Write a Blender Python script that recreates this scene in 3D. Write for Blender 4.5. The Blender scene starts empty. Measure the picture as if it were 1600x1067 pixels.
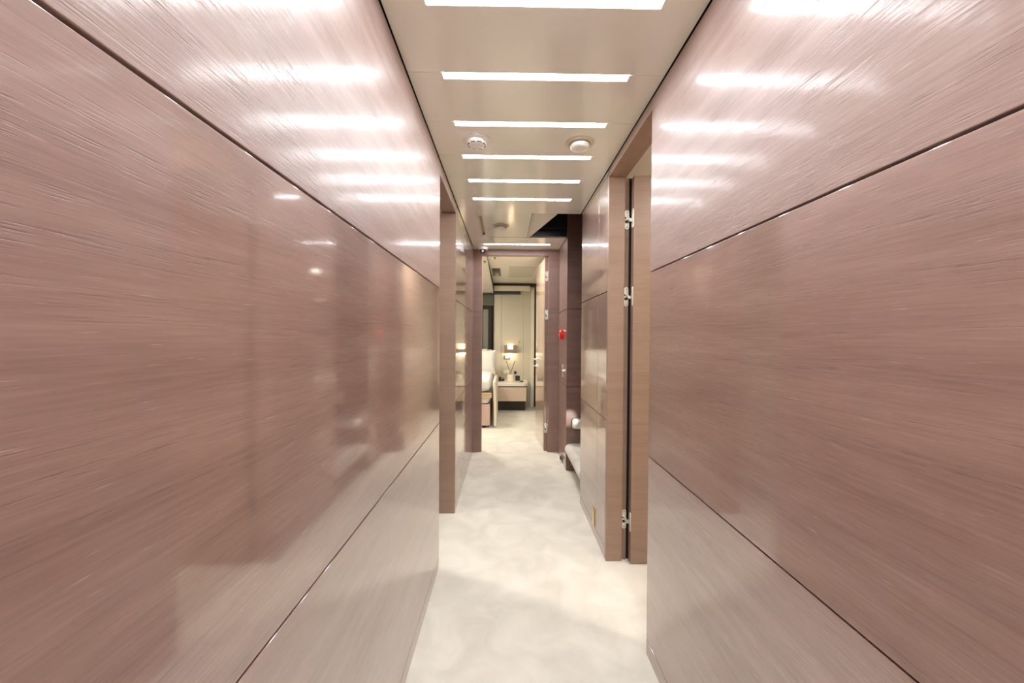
import bpy, bmesh, math, random
from mathutils import Vector, Matrix, noise
random.seed(7)
S = bpy.context.scene
C = S.collection

# ------------------------------------------------------------------ helpers
def tag(o, label=None, cat=None, group=None, kind=None):
    if label: o['label'] = label
    if cat: o['category'] = cat
    if group: o['group'] = group
    if kind: o['kind'] = kind
    return o

def thing(name, loc, label, cat, group=None, kind=None):
    o = bpy.data.objects.new(name, None)
    o.empty_display_size = .05
    o.location = loc
    C.objects.link(o)
    return tag(o, label, cat, group, kind)

def origin(o):
    v = Vector((0, 0, 0))
    while o is not None:
        v += o.location
        o = o.parent
    return v

class MB:
    def __init__(self):
        self.bm = bmesh.new()
    def _merge(self, t):
        me = bpy.data.meshes.new('tmp')
        t.to_mesh(me); t.free()
        self.bm.from_mesh(me)
        bpy.data.meshes.remove(me)
        return self
    def box(self, x0, x1, y0, y1, z0, z1, bev=0, seg=2, rot=None):
        t = bmesh.new()
        bmesh.ops.create_cube(t, size=1)
        for v in t.verts:
            v.co = Vector(((x0+x1)/2+v.co.x*(x1-x0), (y0+y1)/2+v.co.y*(y1-y0), (z0+z1)/2+v.co.z*(z1-z0)))
        if bev:
            bmesh.ops.bevel(t, geom=t.edges[:], offset=bev, segments=seg, profile=.5, affect='EDGES')
        if rot:
            bmesh.ops.transform(t, matrix=rot, verts=t.verts[:])
        return self._merge(t)
    def prism(self, poly, axis, a, b, bev=0, seg=2):
        """poly in the two remaining axes (in x,y,z order), extruded along axis from a to b"""
        t = bmesh.new()
        def mk(p, h):
            if axis == 'x': return Vector((h, p[0], p[1]))
            if axis == 'y': return Vector((p[0], h, p[1]))
            return Vector((p[0], p[1], h))
        lo = [t.verts.new(mk(p, a)) for p in poly]
        hi = [t.verts.new(mk(p, b)) for p in poly]
        n = len(poly)
        t.faces.new(lo); t.faces.new(hi[::-1])
        for i in range(n):
            t.faces.new((lo[i], lo[(i+1) % n], hi[(i+1) % n], hi[i]))
        bmesh.ops.recalc_face_normals(t, faces=t.faces[:])
        if bev:
            es = [e for e in t.edges if len(e.link_faces) == 2 and e.calc_face_angle(0) > .6]
            bmesh.ops.bevel(t, geom=es, offset=bev, segments=seg, profile=.5, affect='EDGES')
        return self._merge(t)
    def lathe(self, prof, c, axis='z', n=40, sgn=1):
        """prof: (radius, height) pairs"""
        t = bmesh.new()
        rings = []
        for r, h in prof:
            ring = []
            for i in range(n):
                a = 2*math.pi*i/n
                p = (r*math.cos(a), r*math.sin(a), h*sgn)
                if axis == 'x': p = (p[2], p[0], p[1])
                if axis == 'y': p = (p[0], p[2], p[1])
                ring.append(t.verts.new(Vector(c)+Vector(p)))
            rings.append(ring)
        for a, b in zip(rings[:-1], rings[1:]):
            for i in range(n):
                t.faces.new((a[i], a[(i+1) % n], b[(i+1) % n], b[i]))
        t.faces.new(rings[0][::-1]); t.faces.new(rings[-1])
        bmesh.ops.remove_doubles(t, verts=t.verts[:], dist=1e-6)
        bmesh.ops.recalc_face_normals(t, faces=t.faces[:])
        return self._merge(t)
    def tube(self, pts, r, n=12):
        t = bmesh.new()
        pts = [Vector(p) for p in pts]
        rings = []
        for i, p in enumerate(pts):
            d = (pts[min(i+1, len(pts)-1)]-pts[max(i-1, 0)]).normalized()
            u = d.orthogonal().normalized() if i == 0 else (u-d*u.dot(d)).normalized()
            w = d.cross(u)
            rr = r[i] if isinstance(r, (list, tuple)) else r
            rings.append([t.verts.new(p+u*math.cos(2*math.pi*k/n)*rr+w*math.sin(2*math.pi*k/n)*rr) for k in range(n)])
        for a, b in zip(rings[:-1], rings[1:]):
            for i in range(n):
                t.faces.new((a[i], a[(i+1) % n], b[(i+1) % n], b[i]))
        t.faces.new(rings[0][::-1]); t.faces.new(rings[-1])
        bmesh.ops.recalc_face_normals(t, faces=t.faces[:])
        return self._merge(t)
    def grid(self, fn, nu, nv, th=0):
        """fn(u,v)->Vector, u,v in 0..1; th gives it thickness"""
        t = bmesh.new()
        g = [[t.verts.new(fn(i/(nu-1), j/(nv-1))) for j in range(nv)] for i in range(nu)]
        for i in range(nu-1):
            for j in range(nv-1):
                t.faces.new((g[i][j], g[i+1][j], g[i+1][j+1], g[i][j+1]))
        if th:
            bmesh.ops.recalc_face_normals(t, faces=t.faces[:])
            bmesh.ops.solidify(t, geom=t.faces[:], thickness=th)
        bmesh.ops.recalc_face_normals(t, faces=t.faces[:])
        return self._merge(t)
    def build(self, name, mat, parent=None, smooth=False, loc=None):
        o0 = origin(parent) if parent else Vector(loc or (0, 0, 0))
        if o0.length:
            bmesh.ops.translate(self.bm, vec=-o0, verts=self.bm.verts[:])
        me = bpy.data.meshes.new(name)
        self.bm.to_mesh(me); self.bm.free()
        if smooth:
            for p in me.polygons: p.use_smooth = True
            me.set_sharp_from_angle(angle=math.radians(38))
        me.materials.append(mat)
        o = bpy.data.objects.new(name, me)
        C.objects.link(o)
        if parent: o.parent = parent
        else: o.location = o0
        if smooth:
            wm = o.modifiers.new('weighted', 'WEIGHTED_NORMAL'); wm.keep_sharp = True
        return o

def BOX(name, mat, x0, x1, y0, y1, z0, z1, parent=None, bev=0, smooth=True, loc=None):
    return MB().box(x0, x1, y0, y1, z0, z1, bev).build(name, mat, parent, False, loc)

def copy_tree(o, parent=None):
    c = o.copy(); C.objects.link(c)
    if parent: c.parent = parent
    for ch in list(o.children): copy_tree(ch, c)
    return c

# ------------------------------------------------------------------ materials
def lin(c):
    return tuple(((v/255)/12.92 if v/255 <= .04045 else ((v/255+.055)/1.055)**2.4) for v in c)

def new_mat(name):
    m = bpy.data.materials.new(name); m.use_nodes = True
    nt = m.node_tree
    return m, nt, nt.nodes['Principled BSDF'], nt.links

def plain(name, rgb, rough=.5, metal=0, bump=0, bscale=200, var=.06, ior=1.5, spec=.5):
    m, nt, b, L = new_mat(name)
    tc = nt.nodes.new('ShaderNodeTexCoord')
    nz = nt.nodes.new('ShaderNodeTexNoise'); nz.inputs['Scale'].default_value = bscale; nz.inputs['Detail'].default_value = 4
    L.new(tc.outputs['Object'], nz.inputs['Vector'])
    mx = nt.nodes.new('ShaderNodeMix'); mx.data_type = 'RGBA'
    c = lin(rgb)
    mx.inputs[6].default_value = tuple(v*(1-var) for v in c)+(1,)
    mx.inputs[7].default_value = tuple(min(1, v*(1+var)) for v in c)+(1,)
    L.new(nz.outputs['Fac'], mx.inputs[0]); L.new(mx.outputs[2], b.inputs['Base Color'])
    b.inputs['Roughness'].default_value = rough; b.inputs['Metallic'].default_value = metal
    b.inputs['IOR'].default_value = ior
    b.inputs['Specular IOR Level'].default_value = spec
    if bump:
        bp = nt.nodes.new('ShaderNodeBump'); bp.inputs['Strength'].default_value = bump; bp.inputs['Distance'].default_value = .002
        L.new(nz.outputs['Fac'], bp.inputs['Height']); L.new(bp.outputs['Normal'], b.inputs['Normal'])
    return m

def wood(name, dark, light, rough=.32, bump=.5, grain=True, spec=.5, coat=1.0, crough=.06, cbump=.07, cior=2.25):
    """lacquered open-pored oak veneer, grain running along world Y (horizontally)"""
    m, nt, b, L = new_mat(name)
    N = nt.nodes.new
    tc = N('ShaderNodeTexCoord')
    def mapped(scale):
        mp = N('ShaderNodeMapping'); mp.inputs['Scale'].default_value = scale
        L.new(tc.outputs['Object'], mp.inputs['Vector']); return mp.outputs['Vector']
    def nz(vec, scale, detail=4, rough_=.55, dist=0):
        n = N('ShaderNodeTexNoise'); n.inputs['Scale'].default_value = scale; n.inputs['Detail'].default_value = detail
        n.inputs['Roughness'].default_value = rough_; n.inputs['Distortion'].default_value = dist
        L.new(vec, n.inputs['Vector']); return n.outputs['Fac']
    def ramp(fac, a, bb):
        r = N('ShaderNodeMapRange'); r.inputs['From Min'].default_value = a; r.inputs['From Max'].default_value = bb
        L.new(fac, r.inputs['Value']); return r.outputs['Result']
    def math_(op, a, bb):
        n = N('ShaderNodeMath'); n.operation = op
        for i, v in enumerate((a, bb)):
            if isinstance(v, (int, float)): n.inputs[i].default_value = v
            else: L.new(v, n.inputs[i])
        return n.outputs[0]
    broad = nz(mapped((.9, .9, 11)), 1.6, 3, .5, .6)        # cathedral shading
    fine = nz(mapped((9, 9, 210)), 1.0, 5, .6, .15)          # fibre
    pores = nz(mapped((16, 16, 560)), 1.0, 2, .5, .1)        # pores: short dark dashes
    band = nz(mapped((.8, .8, 26)), 1.0, 3, .6, .5)
    pm = ramp(pores, .55, .68)
    gate = ramp(band, .42, .62)
    pm = math_('MULTIPLY', pm, gate)
    tone = math_('ADD', math_('MULTIPLY', broad, .5), math_('MULTIPLY', fine, .5))
    mx = N('ShaderNodeMix'); mx.data_type = 'RGBA'
    mx.inputs[6].default_value = lin(dark)+(1,); mx.inputs[7].default_value = lin(light)+(1,)
    L.new(ramp(tone, .33, .67), mx.inputs[0])
    dk = N('ShaderNodeMix'); dk.data_type = 'RGBA'; dk.blend_type = 'MULTIPLY'
    dk.inputs[7].default_value = (.50, .44, .42, 1)
    L.new(mx.outputs[2], dk.inputs[6]); L.new(math_('MULTIPLY', pm, .62 if grain else .2), dk.inputs[0])
    fl_ = N('ShaderNodeMix'); fl_.data_type = 'RGBA'          # short pale flecks along the grain
    fl_.inputs[7].default_value = lin((222, 196, 186))+(1,)
    fk = math_('MULTIPLY', ramp(nz(mapped((20, 20, 300)), 1.0, 2, .5, .2), .66, .76), .28 if grain else .1)
    L.new(dk.outputs[2], fl_.inputs[6]); L.new(fk, fl_.inputs[0])
    L.new(fl_.outputs[2], b.inputs['Base Color'])
    b.inputs['Roughness'].default_value = rough
    b.inputs['IOR'].default_value = 1.5
    b.inputs['Specular IOR Level'].default_value = spec
    b.inputs['Coat Weight'].default_value = coat
    b.inputs['Coat IOR'].default_value = cior
    b.inputs['Coat Roughness'].default_value = crough
    h = math_('SUBTRACT', math_('MULTIPLY', fine, .6), math_('MULTIPLY', pm, .8))
    h = math_('ADD', h, math_('MULTIPLY', nz(mapped((3, 3, 5)), 1.0, 2), .15))
    bp = N('ShaderNodeBump'); bp.inputs['Strength'].default_value = bump; bp.inputs['Distance'].default_value = .0006
    L.new(h, bp.inputs['Height']); L.new(bp.outputs['Normal'], b.inputs['Normal'])
    b2 = N('ShaderNodeBump'); b2.inputs['Strength'].default_value = bump*cbump; b2.inputs['Distance'].default_value = .0006
    L.new(h, b2.inputs['Height']); L.new(b2.outputs['Normal'], b.inputs['Coat Normal'])
    return m

def carpet_mat():
    m, nt, b, L = new_mat('cream_carpet')
    N = nt.nodes.new
    tc = N('ShaderNodeTexCoord')
    big = N('ShaderNodeTexNoise'); big.inputs['Scale'].default_value = 5; big.inputs['Detail'].default_value = 5; big.inputs['Distortion'].default_value = .8
    pile = N('ShaderNodeTexNoise'); pile.inputs['Scale'].default_value = 420; pile.inputs['Detail'].default_value = 2
    for n in (big, pile): L.new(tc.outputs['Object'], n.inputs['Vector'])
    r = N('ShaderNodeMapRange'); r.inputs['From Min'].default_value = .35; r.inputs['From Max'].default_value = .65
    L.new(big.outputs['Fac'], r.inputs['Value'])
    mx = N('ShaderNodeMix'); mx.data_type = 'RGBA'
    mx.inputs[6].default_value = lin((214, 208, 194))+(1,); mx.inputs[7].default_value = lin((231, 225, 212))+(1,)
    L.new(r.outputs['Result'], mx.inputs[0])
    L.new(mx.outputs[2], b.inputs['Base Color'])
    b.inputs['Roughness'].default_value = .95
    b.inputs['Specular IOR Level'].default_value = .15
    b.inputs['Sheen Weight'].default_value = .25
    bp = N('ShaderNodeBump'); bp.inputs['Strength'].default_value = .5; bp.inputs['Distance'].default_value = .003
    L.new(pile.outputs['Fac'], bp.inputs['Height']); L.new(bp.outputs['Normal'], b.inputs['Normal'])
    return m

def emit(name, rgb, strength):
    m, nt, b, L = new_mat(name)
    b.inputs['Base Color'].default_value = lin(rgb)+(1,)
    b.inputs['Emission Color'].default_value = lin(rgb)+(1,)
    b.inputs['Emission Strength'].default_value = strength
    return m

WOOD = wood('pinkish_oak_veneer', (136, 104, 93), (166, 134, 122))
WOODU = wood('brushed_pinkish_oak_veneer', (142, 114, 106), (172, 146, 137), rough=.4, bump=.8, crough=.10, cbump=.45, cior=1.5, spec=.3, coat=.36)  # same veneer, paler so its colour carries the ceiling's soft reflection
FRAME = wood('satin_oak_frame', (138, 111, 96), (156, 128, 112), rough=.4, bump=.12, grain=False, coat=.25, crough=.3, cior=1.6)
ENDW = wood('purplish_oak_frame', (138, 107, 97), (160, 130, 119), rough=.4, bump=.15, coat=.2, crough=.35, cior=1.6)
SHADEW = wood('stair_oak', (112, 84, 74), (138, 106, 94), bump=.15, coat=.6, crough=.2, cior=1.6)  # same oak as the walls, darkened to carry the stairwell's shade
GAP = plain('shadow_gap', (28, 22, 20), .9, var=0)
CEIL = plain('cream_lacquer_ceiling', (243, 242, 230), .3, bscale=3, var=.01)
for k, v in (('Coat Weight', 1), ('Coat IOR', 1.7), ('Coat Roughness', .11)): CEIL.node_tree.nodes['Principled BSDF'].inputs[k].default_value = v
CEIL2 = plain('cream_ceiling_matt', (238, 233, 220), .35, bscale=3, var=.01)
ROOMW = plain('cream_wall', (222, 212, 192), .5, bscale=5, var=.02)
LEATH = plain('cream_wall_leather', (205, 198, 179), .42, bump=.15, bscale=300, var=.02)
CARPET = carpet_mat()
LED = emit('led_diffuser', (238, 244, 249), 19)
WARM = emit('lamp_glass', (255, 226, 180), 1.8)
WHITEP = plain('white_plastic', (240, 236, 230), .35, bscale=20, var=.01)
IVORYP = plain('ivory_plastic', (214, 200, 172), .4, bscale=20, var=.02)
BLACKP = plain('black_plastic', (30, 28, 27), .35, bscale=40, var=.05)
GREYP = plain('grey_plastic', (120, 116, 108), .4, bscale=40, var=.05)
RED = plain('red_plastic', (226, 24, 30), .3, bscale=20, var=.02)
STEEL = plain('satin_nickel', (226, 224, 218), .42, 1, bscale=60, var=.04)
BRONZE = plain('bronze_metal', (150, 134, 116), .3, 1, bscale=60, var=.05)
BRASS = plain('brass_plate', (212, 178, 96), .3, 1, bscale=60, var=.05)
DARKTRIM = plain('dark_bronze_trim', (52, 44, 36), .4, bscale=30, var=.05)
GLASSD = plain('night_glass', (6, 7, 9), .06, bscale=5, var=.02)
BLIND = plain('grey_green_blind', (92, 94, 82), .6, bump=.2, bscale=80, var=.04)
LINEN = plain('white_linen', (226, 224, 217), .8, bump=.2, bscale=150, var=.02)
COVER = plain('cream_throw', (232, 222, 204), .85, bump=.4, bscale=220, var=.03)
TAN = plain('tan_piping', (196, 172, 140), .7, bump=.2, bscale=220, var=.03)
BASEL = plain('blush_leather', (206, 178, 164), .45, bump=.1, bscale=250, var=.02)
STONE = plain('cream_lacquer_top', (234, 226, 210), .25, bscale=10, var=.01)
DRAWR = plain('beige_drawer_front', (206, 184, 163), .4, bump=.1, bscale=250, var=.02)
CERAM = plain('ivory_ceramic', (238, 230, 210), .3, bscale=20, var=.02)
REED = plain('dark_reed', (70, 48, 36), .7, bscale=90, var=.1)
GLOSSD = plain('gloss_pale_door', (196, 170, 150), .25, bscale=3, var=.02)
for k, v in (('Coat Weight', 1), ('Coat IOR', 1.8), ('Coat Roughness', .04)): GLOSSD.node_tree.nodes['Principled BSDF'].inputs[k].default_value = v
TREADC = CARPET
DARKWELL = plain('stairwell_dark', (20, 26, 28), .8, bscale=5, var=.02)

# ------------------------------------------------------------------ main dimensions (metres)
XL, XR, H = -.345, .539, 2.1
ZB, ZG1, ZG2 = .058, .756, 1.449          # baseboard joint and the two panel joints
G = .0024                                  # half joint
YN = -1.9                                  # rear end of the corridor behind the viewpoint

# ------------------------------------------------------------------ setting: floor
fl = BOX('floor', CARPET, -2.6, 2.4, YN-.2, 6.9, -.08, 0, loc=(0, 2, 0))
tag(fl, 'pale cream short pile carpet along the whole corridor and into the cabin', 'floor', kind='structure')

# ------------------------------------------------------------------ setting: wood panelled walls along Y
def panel_wall(name, side, y0, y1, label, bname, blabel, mat=WOOD, xs=None, seams=(), ztop=2.096):
    """side -1: faces +x at XL ; side 1: faces -x at XR."""
    x = XL if side < 0 else XR
    T, W = .018, .075
    root = thing(name, (x, y0, 0), label, 'wall', kind='structure')
    def span(a, b):                       # from face inward
        return (x-b, x-a) if side < 0 else (x+a, x+b)
    bx0, bx1 = span(T+.0005, W+T)
    BOX('backing', GAP, bx0, bx1, y0+.002, y1-.002, 0, H+.02, root)
    px0, px1 = span(0, T)
    ys = [y0]+list(seams)+[y1]
    for a, b in zip(ys[:-1], ys[1:]):
        a2 = a if a == y0 else a+.0015
        b2 = b if b == y1 else b-.0015
        for nm, z0, z1 in (('lower_panel', ZB+.0018, ZG1-G), ('middle_panel', ZG1+G, ZG2-G), ('upper_panel', ZG2+G, ztop)):
            BOX(nm, WOODU if nm == 'upper_panel' and abs(y1-y0) > 2 else mat, px0, px1, a2, b2, z0, z1, root, bev=.0012)
    b = BOX(bname, mat, px0, px1, y0, y1, 0, ZB-.0018, bev=.001, loc=(x, y0, 0))
    tag(b, blabel, 'baseboard', kind='structure')
    return root

panel_wall('wall_left', -1, YN, 2.0, 'long glossy pinkish-brown oak panelled wall filling the left side',
           'baseboard_left', 'low oak baseboard under the long left wall')
panel_wall('wall_left_far', -1, 2.62+.02, 4.02, 'short glossy oak panelled wall beyond the left doorway',
           'baseboard_left_far', 'low oak baseboard beyond the left doorway')
panel_wall('wall_right', 1, YN, 1.455, 'long glossy pinkish-brown oak panelled wall filling the right side',
           'baseboard_right', 'low oak baseboard under the long right wall')
panel_wall('wall_right_middle', 1, 2.082, 2.79, 'glossy oak panelled wall between the right doorway and the stairs',
           'baseboard_right_middle', 'low oak baseboard between the right doorway and the stairs', seams=(2.28,), ztop=2.072)
panel_wall('wall_right_far', 1, 3.487, 4.02, 'narrow oak wall with the red alarm beyond the stairs',
           'baseboard_right_far', 'low oak baseboard under the red alarm')
# top rail over the middle wall
t = BOX('trim_1', WOOD, XR, XR+.018, 2.082, 2.79, 2.0745, 2.096, bev=.001, loc=(XR, 2.082, 2.08))
tag(t, 'thin oak rail above the wall panel between doorway and stairs', 'trim', kind='structure')

# wall across the far side of the stairs, facing the camera
ws = thing('wall_stair', (XR, 3.467, 0), 'dark brown panelled wall closing the far side of the stairs', 'wall', kind='structure')
BOX('backing', GAP, XR+.002, 2.3, 3.4865, 3.56, 0, 3.3, ws)
for nm, z0, z1 in (('lower_panel', 0, ZG1-G), ('middle_panel', ZG1+G, ZG2-G), ('upper_panel', ZG2+G, 3.3)):
    BOX(nm, SHADEW, XR, 2.3, 3.467, 3.486, z0, z1, ws, bev=.001)
w = BOX('wall_stair_near', SHADEW, XR+.095, 2.3, 2.71, 2.79, 0, 3.3, loc=(1.4, 2.75, 0))
tag(w, 'brown partition on the near side of the stairs behind the right wall', 'wall', kind='structure')
w = BOX('wall_stair_right', DARKWELL, 2.3, 2.36, 2.71, 3.56, 0, 3.3, loc=(2.33, 3.1, 0))
tag(w, 'dark wall at the inner end of the stairwell', 'wall', kind='structure')

# rear end of corridor behind the viewpoint

# ------------------------------------------------------------------ door frames
# right doorway
f1 = thing('trim_2', (XR, 2.06, 0), 'brown oak door frame of the open doorway on the right', 'door frame', kind='structure')
BOX('jamb', FRAME, XR, .625, 2.06, 2.0815, 0, 2.055, f1, bev=.0012)
BOX('rebate', FRAME, .625, .652, 2.077, 2.14, 0, 2.055, f1, bev=.001)
BOX('seal', GAP, .6525, .70, 2.085, 2.14, 0, 2.055, f1)  # added dark strip, stops room light showing through the hinge gap
BOX('stop_bead', FRAME, .6215, .625, 2.061, 2.078, 0, 2.05, f1)
MB().box(XR, .634, 1.455, 2.0815, 2.0555, 2.0965, .001).build('head', FRAME, f1, True)
BOX('near_jamb', FRAME, XR+.02, .634, 1.457, 1.475, 0, 2.0545, f1)
# left doorway
f2 = thing('trim_3', (XL, 2.62, 0), 'brown oak door frame of the doorway on the left', 'door frame', kind='structure')
BOX('jamb', FRAME, XL-.18, XL, 2.62, 2.6395, 0, 2.03, f2, bev=.0012)
MB().box(XL-.093, XL, 2.001, 2.6395, 2.031, 2.0965, .001).build('head', FRAME, f2, True)
BOX('near_jamb', FRAME, XL-.093, XL-.0195, 2.0005, 2.012, 0, 2.03, f2)
# cabin doorway at the end
f3 = thing('trim_4', (.09, 4.02, 0), 'purplish-brown oak door frame around the cabin doorway at the end', 'door frame', kind='structure')
for nm, x0, x1 in (('jamb', -.36, -.257), ('jamb', .431, .56)):
    for z0, z1 in ((0, ZG2-.001), (ZG2+.001, 2.0405)):
        BOX(nm, ENDW, x0, x1, 4.0205, 4.09 if x0 < 0 else 4.062, z0, z1, f3, bev=.001)
BOX('head', ENDW, -.36, .56, 4.0205, 4.09, 2.041, 2.098, f3, bev=.001)
BOX('rebate', FRAME, .398, .56, 4.0625, 4.13, 0, 2.035, f3, bev=.001)

# ------------------------------------------------------------------ hinges and doors
def stadium(cx, cz, w, h, n=10):
    r = w/2
    pts = []
    for k in range(n+1):
        a = math.pi*k/n
        pts.append((cx+r*math.cos(a), cz+h/2-r+r*math.sin(a)))
    for k in range(n+1):
        a = math.pi+math.pi*k/n
        pts.append((cx+r*math.cos(a), cz-h/2+r+r*math.sin(a)))
    return pts

def hinge(root, cx, yf, z, xleaf, sc=1):
    """concealed hinge: long plate on the rebate (facing the camera), short plate on the leaf edge, two arms"""
    h = thing('hinge', (0, 0, 0), None, None)
    h.parent = root
    h.location = Vector((cx, yf, z))-origin(root)
    MB().prism(stadium(cx, z, .024, .104), 'y', yf-.004, yf, .001).build('frame_plate', STEEL, h, True)
    MB().prism([(yf-.05+.012*0+p[0], p[1]) for p in stadium(.013, z, .024, .104)], 'x', xleaf-.004, xleaf, .0008).build('leaf_plate', STEEL, h, True)
    m = MB()
    m.box(cx-.002, cx+.010, yf-.016, yf-.004, z-.002, z+.014, .002)
    m.box(cx+.004, xleaf-.003, yf-.024, yf-.012, z-.014, z+.004, .002)
    m.build('arm', STEEL, h, True)
    m = MB()
    m.box(cx-.010, cx+.004, yf-.0055, yf-.0042, z-.018, z-.004)
    m.box(cx-.011, cx-.006, yf-.0055, yf-.0042, z+.004, z+.014)
    m.build('pocket', BLACKP, h)
    m = MB()
    for dz in (-.040, .040):
        m.lathe([(.0001, 0), (.0030, 0), (.0030, .0008), (.0001, .0009)], (cx, yf-.0042, z+dz), 'y', 12, -1)
    m.build('screw', GREYP, h)
    return h

d1 = thing('door_1', (.662, 2.05, 0), 'brown oak door standing open inside the right doorway', 'door', kind='structure')
BOX('leaf', FRAME, .663, 1.33, 2.03, 2.0715, .004, 2.05, d1, bev=.0015)
for z in (1.831, 1.420, .222): hinge(d1, .640, 2.0765, z, .6625)

# cabin door, open about 87 degrees into the cabin, hinged on the right
a = math.atan2(.357-.397, .62)
d2 = thing('door_2', (.397, 4.135, 0), 'glossy pale door with lever handle standing open in the end cabin', 'door', kind='structure')
def leafpt(s, off, z):   # s along the leaf from the hinge, off into the corridor side
    dx, dy = math.sin(-.0645), math.cos(.0645)
    return Vector((.397+dx*s-dy*off, 4.135+dy*s+dx*off, z))
m = MB()
rot = Matrix.Translation((.397, 4.135, 0)) @ Matrix.Rotation(.0645, 4, 'Z')
m.box(0, .042, 0, .60, .006, 2.033, .0015, rot=rot)
m.build('leaf', GLOSSD, d2, True)
for z in (1.834, 1.431, .242): hinge(d2, .414, 4.0620, z, .428)
hd = thing('handle', (0, 0, 0), None, None); hd.parent = d2
hd.location = leafpt(.53, 0, .93)-d2.location
m = MB()
m.tube([leafpt(.53, 0, .93), leafpt(.53, .006, .93)], .026, 24)
m.tube([leafpt(.53, .005, .93), leafpt(.53, .045, .93), leafpt(.525, .054, .93), leafpt(.50, .056, .93), leafpt(.40, .056, .93)], .0095, 12)
m.build('lever', STEEL, hd, True)
m = MB()
m.tube([leafpt(.53, 0, .85), leafpt(.53, .007, .85)], .026, 24)
m.tube([leafpt(.53, .006, .85), leafpt(.53, .03, .85)], .007, 12)
m.build('lock_rosette', STEEL, hd, True)

# ------------------------------------------------------------------ corridor ceiling
LX0, LX1, LW = -.222, .414, .035
lights_y = [1.030-.301*k for k in range(9, 0, -1)]+[1.030, 1.331, 1.632, 1.933, 2.232, 2.531]
FARY = 3.775
ce = thing('ceiling', (.1, 0, H), 'glossy cream corridor ceiling panels with dark gaps along both walls', 'ceiling', kind='structure')
CX0, CX1 = XL+.0035, XR-.0035
TH = .03
m = MB()
prev = YN
for y in lights_y:
    s = y+.002
    m.box(CX0, CX1, prev+.001, s-.001, H, H+TH)
    m.box(CX0, LX0-.001, s+.001, y+LW, H, H+TH)
    m.box(LX1+.001, CX1, s+.001, y+LW, H, H+TH)
    prev = y+LW-.001
m.box(CX0, CX1, prev+.001, 2.838, H, H+TH)
m.build('panel', CEIL, ce)
# far part: side strip, hatch zone, front part with the last light
TH0, TH = TH, .012
m = MB()
m.box(CX0, -.222, 2.842, 3.53, H+.0, H+TH)
m.box(CX0, LX0-.001, 3.532, FARY+LW, H, H+TH)
m.box(LX1+.001, CX1, 3.532, FARY+LW, H, H+TH)
m.box(LX0-.001, LX1+.001, 3.532, FARY-.001, H, H+TH)
m.box(CX0, CX1, FARY+LW+.001, 4.02, H, H+TH)
m.build('panel', CEIL, ce)
MB().prism([(.196, 2.842), (.368, 2.842), (.198, 3.53), (.196, 3.53)], 'z', H, H+TH).build('panel', CEIL2, ce)
TH = TH0
BOX('void', GAP, XL-.1, XR+.12, YN-.05, 2.84, H+TH+.03, H+TH+.05, ce)
BOX('void', GAP, XL-.1, .194, 2.84, 3.531, H+TH+.03, H+TH+.05, ce)
BOX('void', GAP, XL-.1, XR+.02, 3.531, 4.05, H+TH+.03, H+TH+.05, ce)
# stairwell shaft above the black triangular opening
m = MB()
m.box(.17, .20, 2.80, 3.56, H+TH+.051, 3.3)
m.box(.17, 2.36, 2.78, 2.80, H+TH+.051, 3.3)
m.box(.20, XR-.001, 3.4872, 3.56, H+TH+.051, 3.3)
m.box(.17, 2.36, 2.78, 3.56, 3.3, 3.33)
sh = m.build('wall_shaft', DARKWELL, loc=(.5, 3.1, 2.2))
tag(sh, 'black stairwell void above the cut corner of the ceiling', 'stairwell', kind='structure')
# access hatch with air slot
ha = thing('ceiling_hatch', (-.015, 3.185, H), 'glossy cream ceiling hatch with a side air slot before the cabin door', 'hatch')
BOX('panel', CEIL, -.186, .180, 2.846, 3.526, H+.002, H+.022, ha, bev=.001)
BOX('edge_strip', CEIL2, .182, .194, 2.844, 3.528, H-.004, H+.02, ha, bev=.002)
m = MB()
m.box(-.220, -.215, 2.846, 3.526, H, H+.022)
m.box(-.192, -.187, 2.846, 3.526, H, H+.022)
m.box(-.215, -.192, 2.846, 2.90, H, H+.022)
m.box(-.215, -.192, 3.46, 3.526, H, H+.022)
m.build('slot_frame', CEIL2, ha)
BOX('air_slot', TAN, -.215, -.192, 2.90, 3.455, H+.012, H+.016, ha)
BOX('slot_latch', GREYP, -.215, -.192, 3.42, 3.458, H+.003, H+.011, ha)

# ------------------------------------------------------------------ strip lights
proto = thing('strip_light', (LX0, lights_y[9], H), 'white linear ceiling light cut off by the top edge of the photo', 'ceiling light', 'linear ceiling lights')
MB().box(LX0, LX1, lights_y[9]+.001, lights_y[9]+LW-.001, H+.0005, H+.012, .001).build('diffuser', LED, proto)
MB().box(LX0, LX1, lights_y[9]+.001, lights_y[9]+LW-.001, H+.0125, H+.028, .001).build('housing', WHITEP, proto)
names = {10: 'white linear ceiling light nearest the camera of those seen whole',
         11: 'white linear ceiling light just before the two smoke detectors',
         12: 'white linear ceiling light just beyond the two smoke detectors',
         13: 'white linear ceiling light, second beyond the two smoke detectors',
         14: 'white linear ceiling light, third beyond the detectors, before the ceiling hatch'}
for i, y in enumerate(lights_y):
    if i == 9: continue
    c = copy_tree(proto); c.location.y = y
    c['label'] = names.get(i, 'white linear ceiling light behind the viewpoint')
c = copy_tree(proto); c.location.y = FARY
c['label'] = 'short-looking white linear ceiling light above the cabin doorway, beside the dome camera'

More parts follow.
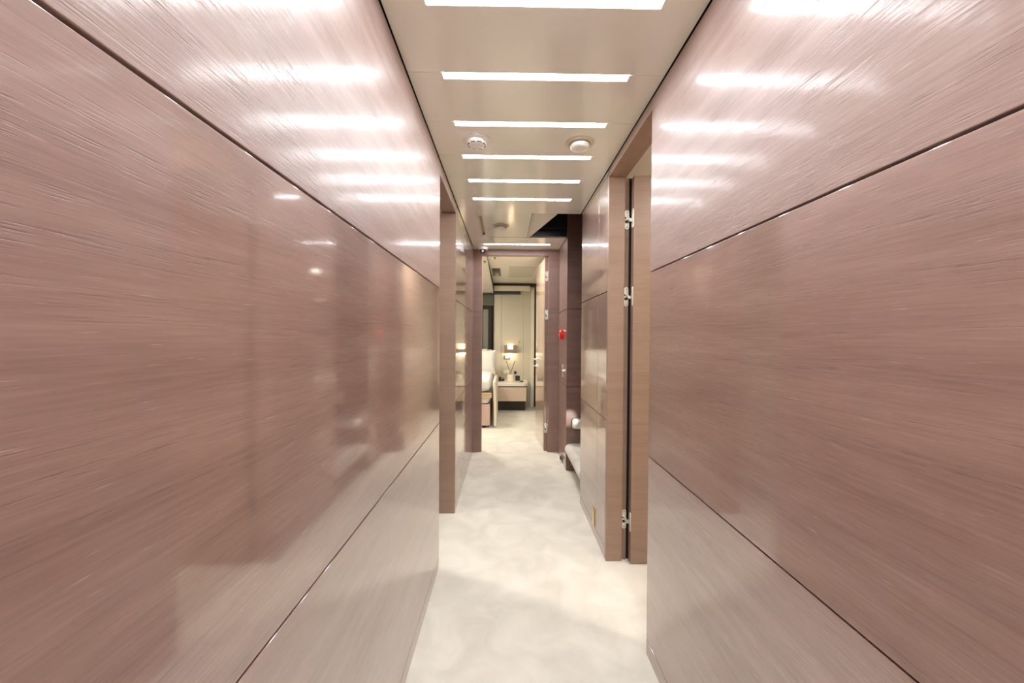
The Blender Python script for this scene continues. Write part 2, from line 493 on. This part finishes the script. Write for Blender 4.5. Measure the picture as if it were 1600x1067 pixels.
# ------------------------------------------------------------------ smoke detectors and camera
def detector(x, y, label, capped):
    r = thing('smoke_detector', (x, y, H), label, 'smoke detector', 'ceiling smoke detectors')
    MB().lathe([(.066, 0), (.066, .004), (.063, .005), (.054, .007), (.0001, .0071)], (x, y, H-.0002), sgn=-1).build('base', WHITEP if not capped else IVORYP, r, True)
    if capped:
        MB().lathe([(.043, 0), (.045, .008), (.042, .016), (.034, .021), (.020, .023), (.0001, .0235)], (x, y, H-.0074), sgn=-1).build('dust_cap', WHITEP, r, True)
        m = MB()
        m.lathe([(.048, 0), (.048, .003), (.0001, .0031)], (x, y, H-.00735), sgn=-1)
        m.build('collar', GREYP, r, True)
    else:
        MB().lathe([(.046, 0), (.046, .006), (.043, .012), (.035, .016), (.018, .018), (.0001, .0181)], (x, y, H-.0074), sgn=-1).build('body', WHITEP, r, True)
        m = MB()
        for k in range(8):
            an = math.radians(22.5+45*k)
            T = Matrix.Translation((x, y, H-.0212)) @ Matrix.Rotation(an, 4, 'Z')
            m.box(.0345, .0405, -.010, .010, -.0012, .004, rot=T)
        m.build('vent_slot', BLACKP, r)
    return r
detector(-.142, 1.790, 'round white smoke detector with dark vent slots on the left of the ceiling', False)
detector(.333, 1.800, 'round white capped smoke detector on the right of the ceiling', True)
detector(-.052, 3.17, 'small cream capped smoke detector on the ceiling hatch', True)

dc = thing('dome_camera', (-.242, 3.915, H), 'white dome security camera at the ceiling corner above the cabin door', 'security camera')
MB().lathe([(.056, 0), (.056, .012), (.050, .024), (.040, .030), (.0001, .0301)], (-.242, 3.915, H-.0002), sgn=-1).build('base', WHITEP, dc, True)
MB().lathe([(.036, 0), (.034, .014), (.027, .025), (.015, .033), (.0001, .036)], (-.242, 3.915, H-.0304), sgn=-1).build('dome', BLACKP, dc, True)
MB().lathe([(.010, 0), (.010, .004), (.0001, .0041)], (-.244, 3.8815, H-.048), axis='y', n=20, sgn=-1).build('lens', STEEL, dc, True)

# ------------------------------------------------------------------ wall fittings
al = thing('fire_alarm', (XR, 3.72, 1.222), 'red oval fire alarm on the narrow wall beyond the stairs', 'fire alarm')
MB().lathe([(.0001, 0), (.046, 0), (.050, .004), (.048, .022), (.040, .032), (.0001, .034)], (XR-.0002, 3.72, 1.222), axis='x', n=32, sgn=-1).build('housing', RED, al, True)
MB().box(XR-.0375, XR-.0345, 3.71, 3.73, 1.212, 1.232, .001).build('lens', WHITEP, al)
pu = thing('flush_pull', (XR, 3.69, .877), 'nickel recessed door pull below the red fire alarm', 'door pull')
m = MB()
m.box(XR-.004, XR-.0002, 3.655, 3.665, .82, .935, .001); m.box(XR-.004, XR-.0002, 3.715, 3.725, .82, .935, .001)
m.box(XR-.004, XR-.0002, 3.6655, 3.7145, .82, .83, .001); m.box(XR-.004, XR-.0002, 3.6655, 3.7145, .925, .935, .001)
m.build('rim', STEEL, pu, True)
BOX('cup', BRONZE, XR-.0016, XR-.0002, 3.6655, 3.7145, .8305, .9245, pu)
m = MB(); m.tube([(XR-.0002, 3.62, .885), (XR-.018, 3.62, .885)], [.010, .008], 16)
m.build('turn_knob', STEEL, pu, True)
ds = thing('door_stop', (XR, 3.70, .045), 'small dark half-round door stop low on the wall below the fire alarm', 'door stop')
MB().lathe([(.0001, 0), (.034, 0), (.034, .006), (.026, .010), (.0001, .0101)], (XR-.0002, 3.70, .042), axis='x', n=28, sgn=-1).build('plate', GREYP, ds, True)
MB().lathe([(.018, 0), (.018, .008), (.012, .012), (.0001, .0121)], (XR-.0105, 3.70, .042), axis='x', n=24, sgn=-1).build('buffer', BLACKP, ds, True)
ou = thing('outlet_plate', (XR, 2.345, .108), 'small brass outlet plate low on the wall right before the door frame', 'outlet')
MB().box(XR-.004, XR-.0002, 2.318, 2.372, .055+.004, .160, .0012).build('plate', BRASS, ou, True)
MB().box(XR-.0052, XR-.0042, 2.33, 2.36, .085, .135, .0003).build('cover_flap', IVORYP, ou)

# ------------------------------------------------------------------ stairs
st = thing('staircase', (XR, 3.1, 0), 'steep side staircase with rounded cream carpeted treads climbing to the right', 'staircase')
prof = []
for j in range(9):
    an = math.pi/2+math.pi*j/8
    prof.append((.528+.05+.05*math.cos(an), .195+.05*math.sin(an)))
prof += [(1.25, .145), (1.25, .245)]
MB().prism(prof, 'y', 2.7925, 3.4645).build('tread', CARPET, st, True)
for k in range(1, 6):      # winding treads fanning round to the right
    dx = .16*(k-1); z1 = .475+.229*(k-1)
    pl = [(.600+dx, 3.4645), (.586+dx, 3.445), (.588+dx, 3.415), (.605+dx, 3.398), (.75+dx, 3.37), (1.05+dx, 2.7925), (1.5+dx, 2.7925), (1.5+dx, 3.4645)]
    MB().prism(pl, 'z', z1-.087, z1, .018, 3).build('tread', CARPET, st, True)
BOX('support_block', SHADEW, .66, .93, 2.7925, 2.83, 0, .1448, st)

# ------------------------------------------------------------------ rooms beside the corridor
def room(nm, x0, x1, y0, y1, zc, lab, skip=''):
    mt = ROOMW
    if 'w' not in skip: tag(BOX('wall_'+nm+'_west', mt, x0-.05, x0, y0, y1, 0, zc, loc=(x0, y0, 0)), 'cream wall on the outer left of the '+lab, 'wall', kind='structure')
    if 'e' not in skip: tag(BOX('wall_'+nm+'_east', mt, x1, x1+.05, y0, y1, 0, zc, loc=(x1, y0, 0)), 'cream wall on the right of the '+lab, 'wall', kind='structure')
    if 's' not in skip: tag(BOX('wall_'+nm+'_near', mt, x0, x1, y0-.05, y0, 0, zc, loc=(x0, y0, 0)), 'cream near wall of the '+lab, 'wall', kind='structure')
    if 'n' not in skip: tag(BOX('wall_'+nm+'_far', mt, x0, x1, y1, y1+.05, 0, zc, loc=(x0, y1, 0)), 'cream far wall of the '+lab, 'wall', kind='structure')
    tag(BOX('ceiling_'+nm, CEIL2, x0, x1, y0, y1, zc, zc+.05, loc=(x0, y0, zc)), 'cream ceiling of the '+lab, 'ceiling', kind='structure')
room('right_room', .645, 2.3, .5, 2.70, 2.24, 'room through the right doorway', skip='wn')
tag(BOX('wall_right_room_head', ROOMW, .645, .70, .5, 1.44, 0, 2.24, loc=(.66, .9, 0)), 'cream inner face of the right room beside its doorway', 'wall', kind='structure')
room('lobby', -1.8, 2.0, -4.6, YN-.1, 2.24, 'lobby behind the viewpoint', skip='n')
for nm, x0, x1 in (('left', -1.8, -.44), ('right', .64, 2.0)):
    tag(BOX('wall_lobby_'+nm, ROOMW, x0, x1, YN-.1, YN-.05, 0, 2.24, loc=(x0, YN, 0)), 'cream lobby wall on the '+nm+' of the corridor mouth behind the viewpoint', 'wall', kind='structure')
tag(BOX('trim_6', FRAME, -.44, .64, YN-.1, YN-.001, H+.02, 2.24, loc=(.1, YN, 2.15)), 'oak head over the corridor mouth behind the viewpoint', 'trim', kind='structure')
lp = thing('ceiling_light_panel', (.1, -3.2, 2.24), 'square glowing ceiling panel in the lobby behind the viewpoint', 'ceiling light')  # unseen panel added to fill the corridor with light
MB().box(-.72, .92, -4.0, -2.4, 2.215, 2.2395, .004).build('frame', WHITEP, lp)
MB().box(-.70, .90, -3.98, -2.42, 2.208, 2.2149, .002).build('diffuser', emit('panel_diffuser', (255, 250, 240), 4), lp)
room('left_room', -2.4, -.445, 1.0, 3.9, 2.2, 'room through the left doorway', skip='e')

def downlight(x, y, z, watts, label, col=(1, .94, .86), size=.12):
    r = thing('downlight', (x, y, z), label, 'ceiling light')
    MB().lathe([(.045, 0), (.055, 0), (.055, .006), (.045, .008)], (x, y, z-.0002), sgn=-1, n=32).build('bezel', STEEL, r, True)
    MB().lathe([(.0001, 0), (.044, 0), (.044, .004), (.0001, .0041)], (x, y, z-.0004), sgn=-1, n=32).build('glass', WARM, r, True)
    ld = bpy.data.lights.new('downlight_lamp', 'AREA'); ld.shape = 'DISK'; ld.size = size; ld.energy = watts; ld.color = col
    lo = bpy.data.objects.new('lamp', ld); C.objects.link(lo); lo.parent = r; lo.location = (0, 0, -.012)
    return r
downlight(1.25, 1.15, 2.24, 4.5, 'round downlight in the ceiling of the right room, before the open door')
downlight(1.7, 2.45, 2.24, 15, 'round downlight in the ceiling of the right room, behind the open door')
downlight(-1.1, 2.35, 2.2, 5, 'round downlight in the ceiling of the left room')

# ------------------------------------------------------------------ cabin at the end
BY = 6.62
tag(BOX('ceiling_cabin', CEIL2, -2.4, .62, 4.13, BY+.1, H, H+.05, loc=(-.5, 5.4, H)), 'cream ceiling of the end cabin', 'ceiling', kind='structure')
tag(BOX('wall_cabin_left', ROOMW, -2.45, -2.4, 4.13, BY, 0, H, loc=(-2.4, 5, 0)), 'cream outer wall on the left of the cabin', 'wall', kind='structure')
tag(BOX('wall_cabin_right', LEATH, .56, .62, 4.135, BY, 0, H, loc=(.58, 5, 0)), 'pale wall behind the open cabin door', 'wall', kind='structure')
tag(BOX('wall_cabin_near', ROOMW, -2.4, -.362, 4.06, 4.13, 0, H, loc=(-1, 4.1, 0)), 'cream wall beside the cabin doorway inside the cabin', 'wall', kind='structure')
wb = thing('wall_cabin_back', (0, BY, 0), 'cream leather panelled wall behind the nightstand', 'wall', kind='structure')
BOX('backing', ROOMW, -2.4, .62, BY+.022, BY+.08, 0, H, wb)
for x0, x1 in ((-.222, -.092), (-.09, .285), (.287, .474)):
    BOX('panel', LEATH, x0, x1, BY, BY+.0215, 0, 2.05, wb, bev=.004)
BOX('dark_post', DARKTRIM, .477, .524, BY-.012, BY+.0215, 0, 2.05, wb, bev=.002)
BOX('panel', BASEL, .526, .56, BY, BY+.0215, 0, 2.05, wb, bev=.004)
BOX('dark_cornice', DARKTRIM, -.222, .56, BY-.03, BY+.0215, 2.053, 2.0995, wb, bev=.002)
BOX('side_rib', STONE, .412, .470, BY-.035, BY-.0005, 0, 2.02, wb, bev=.004)
pm = thing('pelmet', (.09, BY-.06, 2.0), 'cream pelmet with a dark slot below the cabin cornice', 'pelmet')
BOX('box', STONE, -.222, .395, BY-.10, BY-.0312, 1.962, 2.052, pm, bev=.012)
BOX('slot', BLACKP, -.222, .23, BY-.09, BY-.0005, 1.915, 1.9615, pm)
wn = thing('window_1', (-1.0, BY, 1.5), 'black night window with grey-green blind behind the bed', 'window', kind='structure')
BOX('glass', GLASSD, -1.8, -.226, BY+.006, BY+.02, .75, 1.72, wn)
BOX('blind', BLIND, -1.8, -.226, BY-.02, BY+.02, 1.725, 1.90, wn, bev=.003)
BOX('blind_rail', BLACKP, -1.8, -.226, BY-.03, BY+.02, 1.901, 1.935, wn, bev=.002)
BOX('mullion', GREYP, -.40, -.315, BY-.006, BY+.0055, .75, 1.66, wn, bev=.003)
BOX('frame', DARKTRIM, -.2255, -.2225, BY-.03, BY+.02, .75, 1.93, wn)
# sloping deckhead bulkhead on the left
m = MB()
m.prism([(4.32, 2.0985), (BY-.032, 2.0985), (BY-.032, 1.938)], 'x', -2.4, -.226)
bk = m.build('bulkhead', CEIL2, loc=(-1, 5.4, 2.09))
tag(bk, 'sloping cream bulkhead on the left of the cabin ceiling', 'bulkhead', kind='structure')
m = MB(); m.prism([(4.32, 2.0985), (BY-.032, 2.0985), (BY-.032, 1.938), (BY-.06, 1.938), (4.45, 2.0985-.004)], 'x', -.2255, -.221)
t = m.build('trim_5', DARKTRIM, loc=(-.22, 5.4, 2.08)); tag(t, 'thin dark edge strip along the cabin bulkhead', 'trim', kind='structure')
for x, y, z, lab in ((-.14, 4.42, H, 'tiny sprinkler head on the cabin ceiling right of the bulkhead'), (-.262, 4.56, 2.0805, 'tiny sprinkler head on the sloping cabin bulkhead')):
    sp = thing('sprinkler_head', (x, y, z), lab, 'sprinkler', 'cabin sprinklers')
    MB().lathe([(.016, 0), (.016, .003), (.006, .004), (.005, .018), (.0001, .0181)], (x, y, z-.0003), sgn=-1, n=20).build('stem', GREYP, sp, True)
    MB().lathe([(.0001, 0), (.011, 0), (.011, .002), (.0001, .0021)], (x, y, z-.0188), sgn=-1, n=20).build('deflector', GREYP, sp, True)
gv = thing('ceiling_speaker_grille', (-.145, 5.44, H), 'dark square recess with a white sensor in the cabin ceiling', 'ceiling recess')
m = MB()
for x0, x1, y0, y1 in ((-.205, -.195, 5.13, 5.77), (-.098, -.088, 5.13, 5.77), (-.195, -.098, 5.13, 5.15), (-.195, -.098, 5.75, 5.77)):
    m.box(x0, x1, y0, y1, H-.004, H-.0002)
m.build('rim', GREYP, gv)
BOX('dark_plate', BLACKP, -.195, -.098, 5.15, 5.40, H-.002, H-.0002, gv)
BOX('grey_plate', GREYP, -.195, -.098, 5.40, 5.75, H-.002, H-.0002, gv)
MB().lathe([(.024, 0), (.022, .02), (.0001, .022)], (-.143, 5.58, H-.0022), sgn=-1, n=24).build('sensor', WHITEP, gv, True)
ap = thing('access_panel', (.2, 5.45, H), 'large pale grey access panel in the cabin ceiling', 'ceiling panel')
BOX('panel', plain('pale_grey_panel', (206, 202, 188), .4, bscale=4, var=.01), .025, .377, 5.0, 5.9, H-.004, H-.0002, ap, bev=.001)

# nightstand
ns = thing('nightstand', (.07, 6.35, 0), 'floating cream nightstand with one wide drawer against the cabin wall', 'nightstand')
poly = [(-.200, 6.10)]
for k in range(9):
    an = -math.pi/2+math.pi/2*k/8
    poly.append((.345-.10+.10*math.cos(an), 6.20+.10*math.sin(an)))
poly += [(.345, 6.615), (-.200, 6.615)]
MB().prism(poly, 'z', .415, .465, .006).build('top', STONE, ns, True)
BOX('body', DARKTRIM, -.195, .325, 6.145, 6.615, .17, .4145, ns, bev=.002)
dr = BOX('drawer', DRAWR, -.19, .318, 6.115, 6.1445, .177, .397, ns, bev=.003)
BOX('plinth', DARKTRIM, -.19, .31, 6.30, 6.615, .0, .169, ns)  # dark plinth also stands in for the shade under the nightstand
# reed diffuser
rd = thing('reed_diffuser', (.068, 6.36, .4655), 'ivory reed diffuser jar with two dark sticks on the nightstand', 'diffuser')
MB().lathe([(.056, 0), (.061, .008), (.061, .085), (.052, .106), (.022, .112), (.0001, .113)], (.068, 6.36, .4655), n=36).build('jar', CERAM, rd, True)
MB().lathe([(.020, 0), (.020, .022), (.013, .024), (.0001, .0241)], (.068, 6.36, .579), n=24).build('neck', TAN, rd, True)
for x1 in (-.005, .138):
    MB().tube([(.068+(.004 if x1 > .06 else -.004), 6.36, .604), (x1, 6.37, .80)], .0042, 8).build('reed', REED, rd, True)
# small things on the nightstand
ph = thing('telephone', (-.10, 6.42, .4655), 'black cordless telephone base left of the diffuser jar', 'telephone')
MB().box(-.13, -.03, 6.37, 6.47, .4655, .500, .006).build('base', BLACKP, ph, True)
MB().box(-.125, -.085, 6.39, 6.45, .5005, .535, .006).build('handset', BLACKP, ph, True)
MB().box(-.072, -.038, 6.385, 6.455, .5005, .520, .003).build('keypad', GREYP, ph, True)
bx = MB().box(.150, .226, 6.44, 6.50, .4655, .545, .004).build('tissue_box', BLACKP, smooth=True, loc=(.188, 6.47, .4655))
tag(bx, 'small dark brown box right of the diffuser jar', 'box')
rc = MB().box(.222, .278, 6.27, 6.30, .4655, .484, .003).build('coaster', BLACKP, smooth=True, loc=(.25, 6.285, .4655))
tag(rc, 'tiny black tray near the rounded corner of the nightstand', 'tray')
bo = thing('notepad', (-.17, 6.30, .4655), 'white notepad with red edge on the nightstand beside the pillow', 'notepad')
BOX('cover', RED, -.198, -.137, 6.26, 6.36, .4655, .4705, bo)
BOX('pages', LINEN, -.198, -.137, 6.262, 6.36, .4710, .505, bo, bev=.003)
# wall fittings above the nightstand
wl = thing('wall_lamp', (.066, BY, .985), 'square bronze wall lamp glowing above the nightstand', 'wall lamp')
m = MB()
m.box(-.038, .170, BY-.115, BY-.109, .918, 1.054, .002)
m.box(-.038, -.032, BY-.1085, BY-.001, .918, 1.054, .002)
m.box(.164, .170, BY-.1085, BY-.001, .918, 1.054, .002)
m.build('shade', BRONZE, wl, True)
MB().box(.020, .112, BY-.070, BY-.002, .95, 1.02, .004).build('lamp_block', WARM, wl, True)
MB().box(.018, .108, BY-.1215, BY-.1155, .985, 1.075, .004).build('glass_ornament', WARM, wl, True)
ld = bpy.data.lights.new('wall_lamp_bulb', 'POINT'); ld.energy = .6; ld.color = (1, .80, .55); ld.shadow_soft_size = .03
lo = bpy.data.objects.new('bulb', ld); C.objects.link(lo); lo.parent = wl; lo.location = (0, -.05, -.075)
def plate(name, x0, x1, z0, z1, mat, fm, label, cat):
    r = thing(name, ((x0+x1)/2, BY, (z0+z1)/2), label, cat)
    MB().box(x0, x1, BY-.009, BY-.0005, z0, z1, .002).build('plate', mat, r, True)
    w_ = (x1-x0); h_ = z1-z0
    MB().box(x0+w_*.2, x1-w_*.2, BY-.013, BY-.0092, z0+h_*.22, z1-h_*.22, .001).build('insert', fm, r, True)
plate('light_switch', -.043, .062, .812, .875, GREYP, WHITEP, 'grey switch plate with white rocker under the wall lamp', 'light switch')
plate('wall_socket', -.048, .056, .560, .624, WHITEP, WHITEP, 'white wall socket behind the left side of the diffuser jar', 'socket')
plate('wall_socket', .128, .176, .558, .612, GREYP, BLACKP, 'dark wall socket behind the right side of the diffuser jar', 'socket')
ey = thing('wall_spot', (.215, BY, 1.115), 'tiny round brass reading spot on the wall above the lamp', 'reading light')  # brass disc stands in for a small glow reflected on the wall
MB().lathe([(.016, 0), (.016, .006), (.010, .010), (.0001, .0101)], (.215, BY-.0005, 1.115), axis='y', n=20, sgn=-1).build('bezel', BRASS, ey, True)

# bed
bd = thing('bed', (-.95, 5.8, 0), 'double bed with blush leather base on the left of the cabin', 'bed')
BOX('base', BASEL, -1.75, -.212, 5.065, 6.50, .03, .312, bd, bev=.012)
for x in (-1.6, -.30):
    for y in (5.13, 6.4):
        BOX('leg', BLACKP, x-.03, x+.03, y-.03, y+.03, 0, .0295, bd)
BOX('mattress', LINEN, -1.75, -.216, 5.06, 6.50, .313, .46, bd, bev=.05)
BOX('headboard', BASEL, -1.85, -.24, 6.505, 6.58, .0, .98, bd, bev=.015)
m = MB()
t = bmesh.new(); bmesh.ops.create_cube(t, size=1)
for v in t.verts: v.co = Vector((-.955+v.co.x*1.50, 5.545+v.co.y*1.03, .57+v.co.z*.20))
bmesh.ops.subdivide_edges(t, edges=t.edges[:], cuts=14, use_grid_fill=True)
for v in t.verts:
    c = Vector((min(max(v.co.x, -1.62), -.295), min(max(v.co.y, 5.12), 5.98), min(max(v.co.z, .555), .58)))
    d = v.co-c
    if d.length > 1e-6: v.co = c+d.normalized()*min(.09, max(abs(d.x), abs(d.y), abs(d.z)))
    n = noise.noise(v.co*5)*.012+noise.noise(v.co*11)*.006
    v.co += Vector((n*.5, n*.5, max(n, -.006)))
m._merge(t)
dv = m.build('duvet', LINEN, smooth=True, loc=(-.95, 5.6, .46))
tag(dv, 'puffy white duvet rolled over the foot of the bed', 'duvet')
def band_fn(u, v):
    x = -1.72+u*1.53
    return Vector((x, 5.036+.004*math.sin(v*math.pi), .40+v*.066))
MB().grid(band_fn, 20, 6, .012).build('folded_blanket_edge', TAN, bd, smooth=True)  # tan band carries the shadow between duvet and mattress in its colour
def throw_fn(u, v):
    y = 5.075+u*.9
    z = .60-v*.58
    x = -.176+.006*math.sin(v*2.2)+.008*math.sin(u*26+v*2)+.006*v*v
    return Vector((x, y, z))
th = MB().grid(throw_fn, 60, 24, .030).build('throw_blanket', COVER, smooth=True, loc=(-.18, 5.4, 0))
tag(th, 'cream throw hanging to the floor at the near corner of the bed', 'throw')
def pillow(cx, cy, cz, w, h, d, tilt, name, label):
    t = MB()
    def fn(side):
        def f(u, v):
            a, b = u*2-1, v*2-1
            k = (1-abs(a)**3.0)*(1-abs(b)**3.0)
            px = a*w/2*(1-.10*(1-abs(a)**2)*0-.06*(b*b)*(1-abs(a)))*(.93+.07*b*b)
            pz = b*h/2*(.92+.08*a*a)
            py = side*d/2*max(k, 0)**.45
            n = noise.noise(Vector((px*9+cx, py*9, pz*9)))*.012*k
            q = Matrix.Rotation(tilt, 3, 'X') @ Vector((px, py+n, pz))
            return Vector((cx, cy, cz))+q
        return f
    t.grid(fn(1), 26, 22); t.grid(fn(-1), 26, 22)
    bmesh.ops.remove_doubles(t.bm, verts=t.bm.verts[:], dist=1e-5)
    o = t.build(name, LINEN, smooth=True, loc=(cx, cy, cz-h/2))
    tag(o, label, 'pillow', 'pillows on the cabin bed')
pillow(-.47, 6.20, .785, .60, .40, .12, -.20, 'pillow', 'front white pillow with pointed corner propped up on the bed')
pillow(-.62, 6.37, .80, .60, .40, .11, -.20, 'pillow', 'white pillow behind the front one, only its top corner visible')

sl = thing('step_light', (.66, 2.79, .60), 'small recessed step light on the hidden near side of the stairs', 'step light')
MB().lathe([(.022, 0), (.022, .004), (.0001, .0041)], (.66, 2.7903, .60), axis='y', n=24).build('bezel', STEEL, sl, True)
ld = bpy.data.lights.new('step_lamp', 'SPOT'); ld.energy = 16; ld.spot_size = math.radians(15); ld.spot_blend = 1; ld.shadow_soft_size = .012; ld.color = (.95, 1, 1)
lo = bpy.data.objects.new('lamp', ld); C.objects.link(lo); lo.parent = sl; lo.location = (0, .012, 0)
lo.rotation_euler = Vector((-.098, .667, -.13)).to_track_quat('-Z', 'Y').to_euler()
downlight(-.9, 5.0, H-.052, 12, 'round downlight in the cabin bulkhead out of view', (1, .94, .84), .5)  # both cabin downlights added out of view to brighten the cabin
downlight(.10, 4.22, H, 5, 'round downlight in the cabin ceiling inside the door', (1, .94, .84))

# ------------------------------------------------------------------ world, camera, view
wd = bpy.data.worlds.new('World'); S.world = wd; wd.use_nodes = True
wd.node_tree.nodes['Background'].inputs[0].default_value = (.02, .02, .022, 1)
wd.node_tree.nodes['Background'].inputs[1].default_value = 1

yaw, pitch, roll, fpx, cz = .0140, .01377, .00603, 606.0, 1.2056
def camrot():
    cy, sy = math.cos(yaw), math.sin(yaw); cp, sp_ = math.cos(pitch), math.sin(pitch); cr, sr = math.cos(roll), math.sin(roll)
    B = Matrix(((1, 0, 0), (0, 0, -1), (0, 1, 0)))
    Ry = Matrix(((cy, 0, -sy), (0, 1, 0), (sy, 0, cy)))
    Rx = Matrix(((1, 0, 0), (0, cp, -sp_), (0, sp_, cp)))
    Rz = Matrix(((cr, -sr, 0), (sr, cr, 0), (0, 0, 1)))
    M = (Rz @ Rx @ Ry @ B).transposed()        # camera (x right, y down, z fwd) -> world
    return M @ Matrix(((1, 0, 0), (0, -1, 0), (0, 0, -1)))
cd = bpy.data.cameras.new('camera')
cd.sensor_width = 36; cd.lens = fpx/1600*36; cd.clip_start = .02
co = bpy.data.objects.new('camera', cd); C.objects.link(co)
co.matrix_world = Matrix.Translation((0, 0, cz)) @ camrot().to_4x4()
S.camera = co
S.view_settings.view_transform = 'Standard'
S.view_settings.look = 'None'
S.view_settings.gamma = 1
S.view_settings.exposure = 1.48
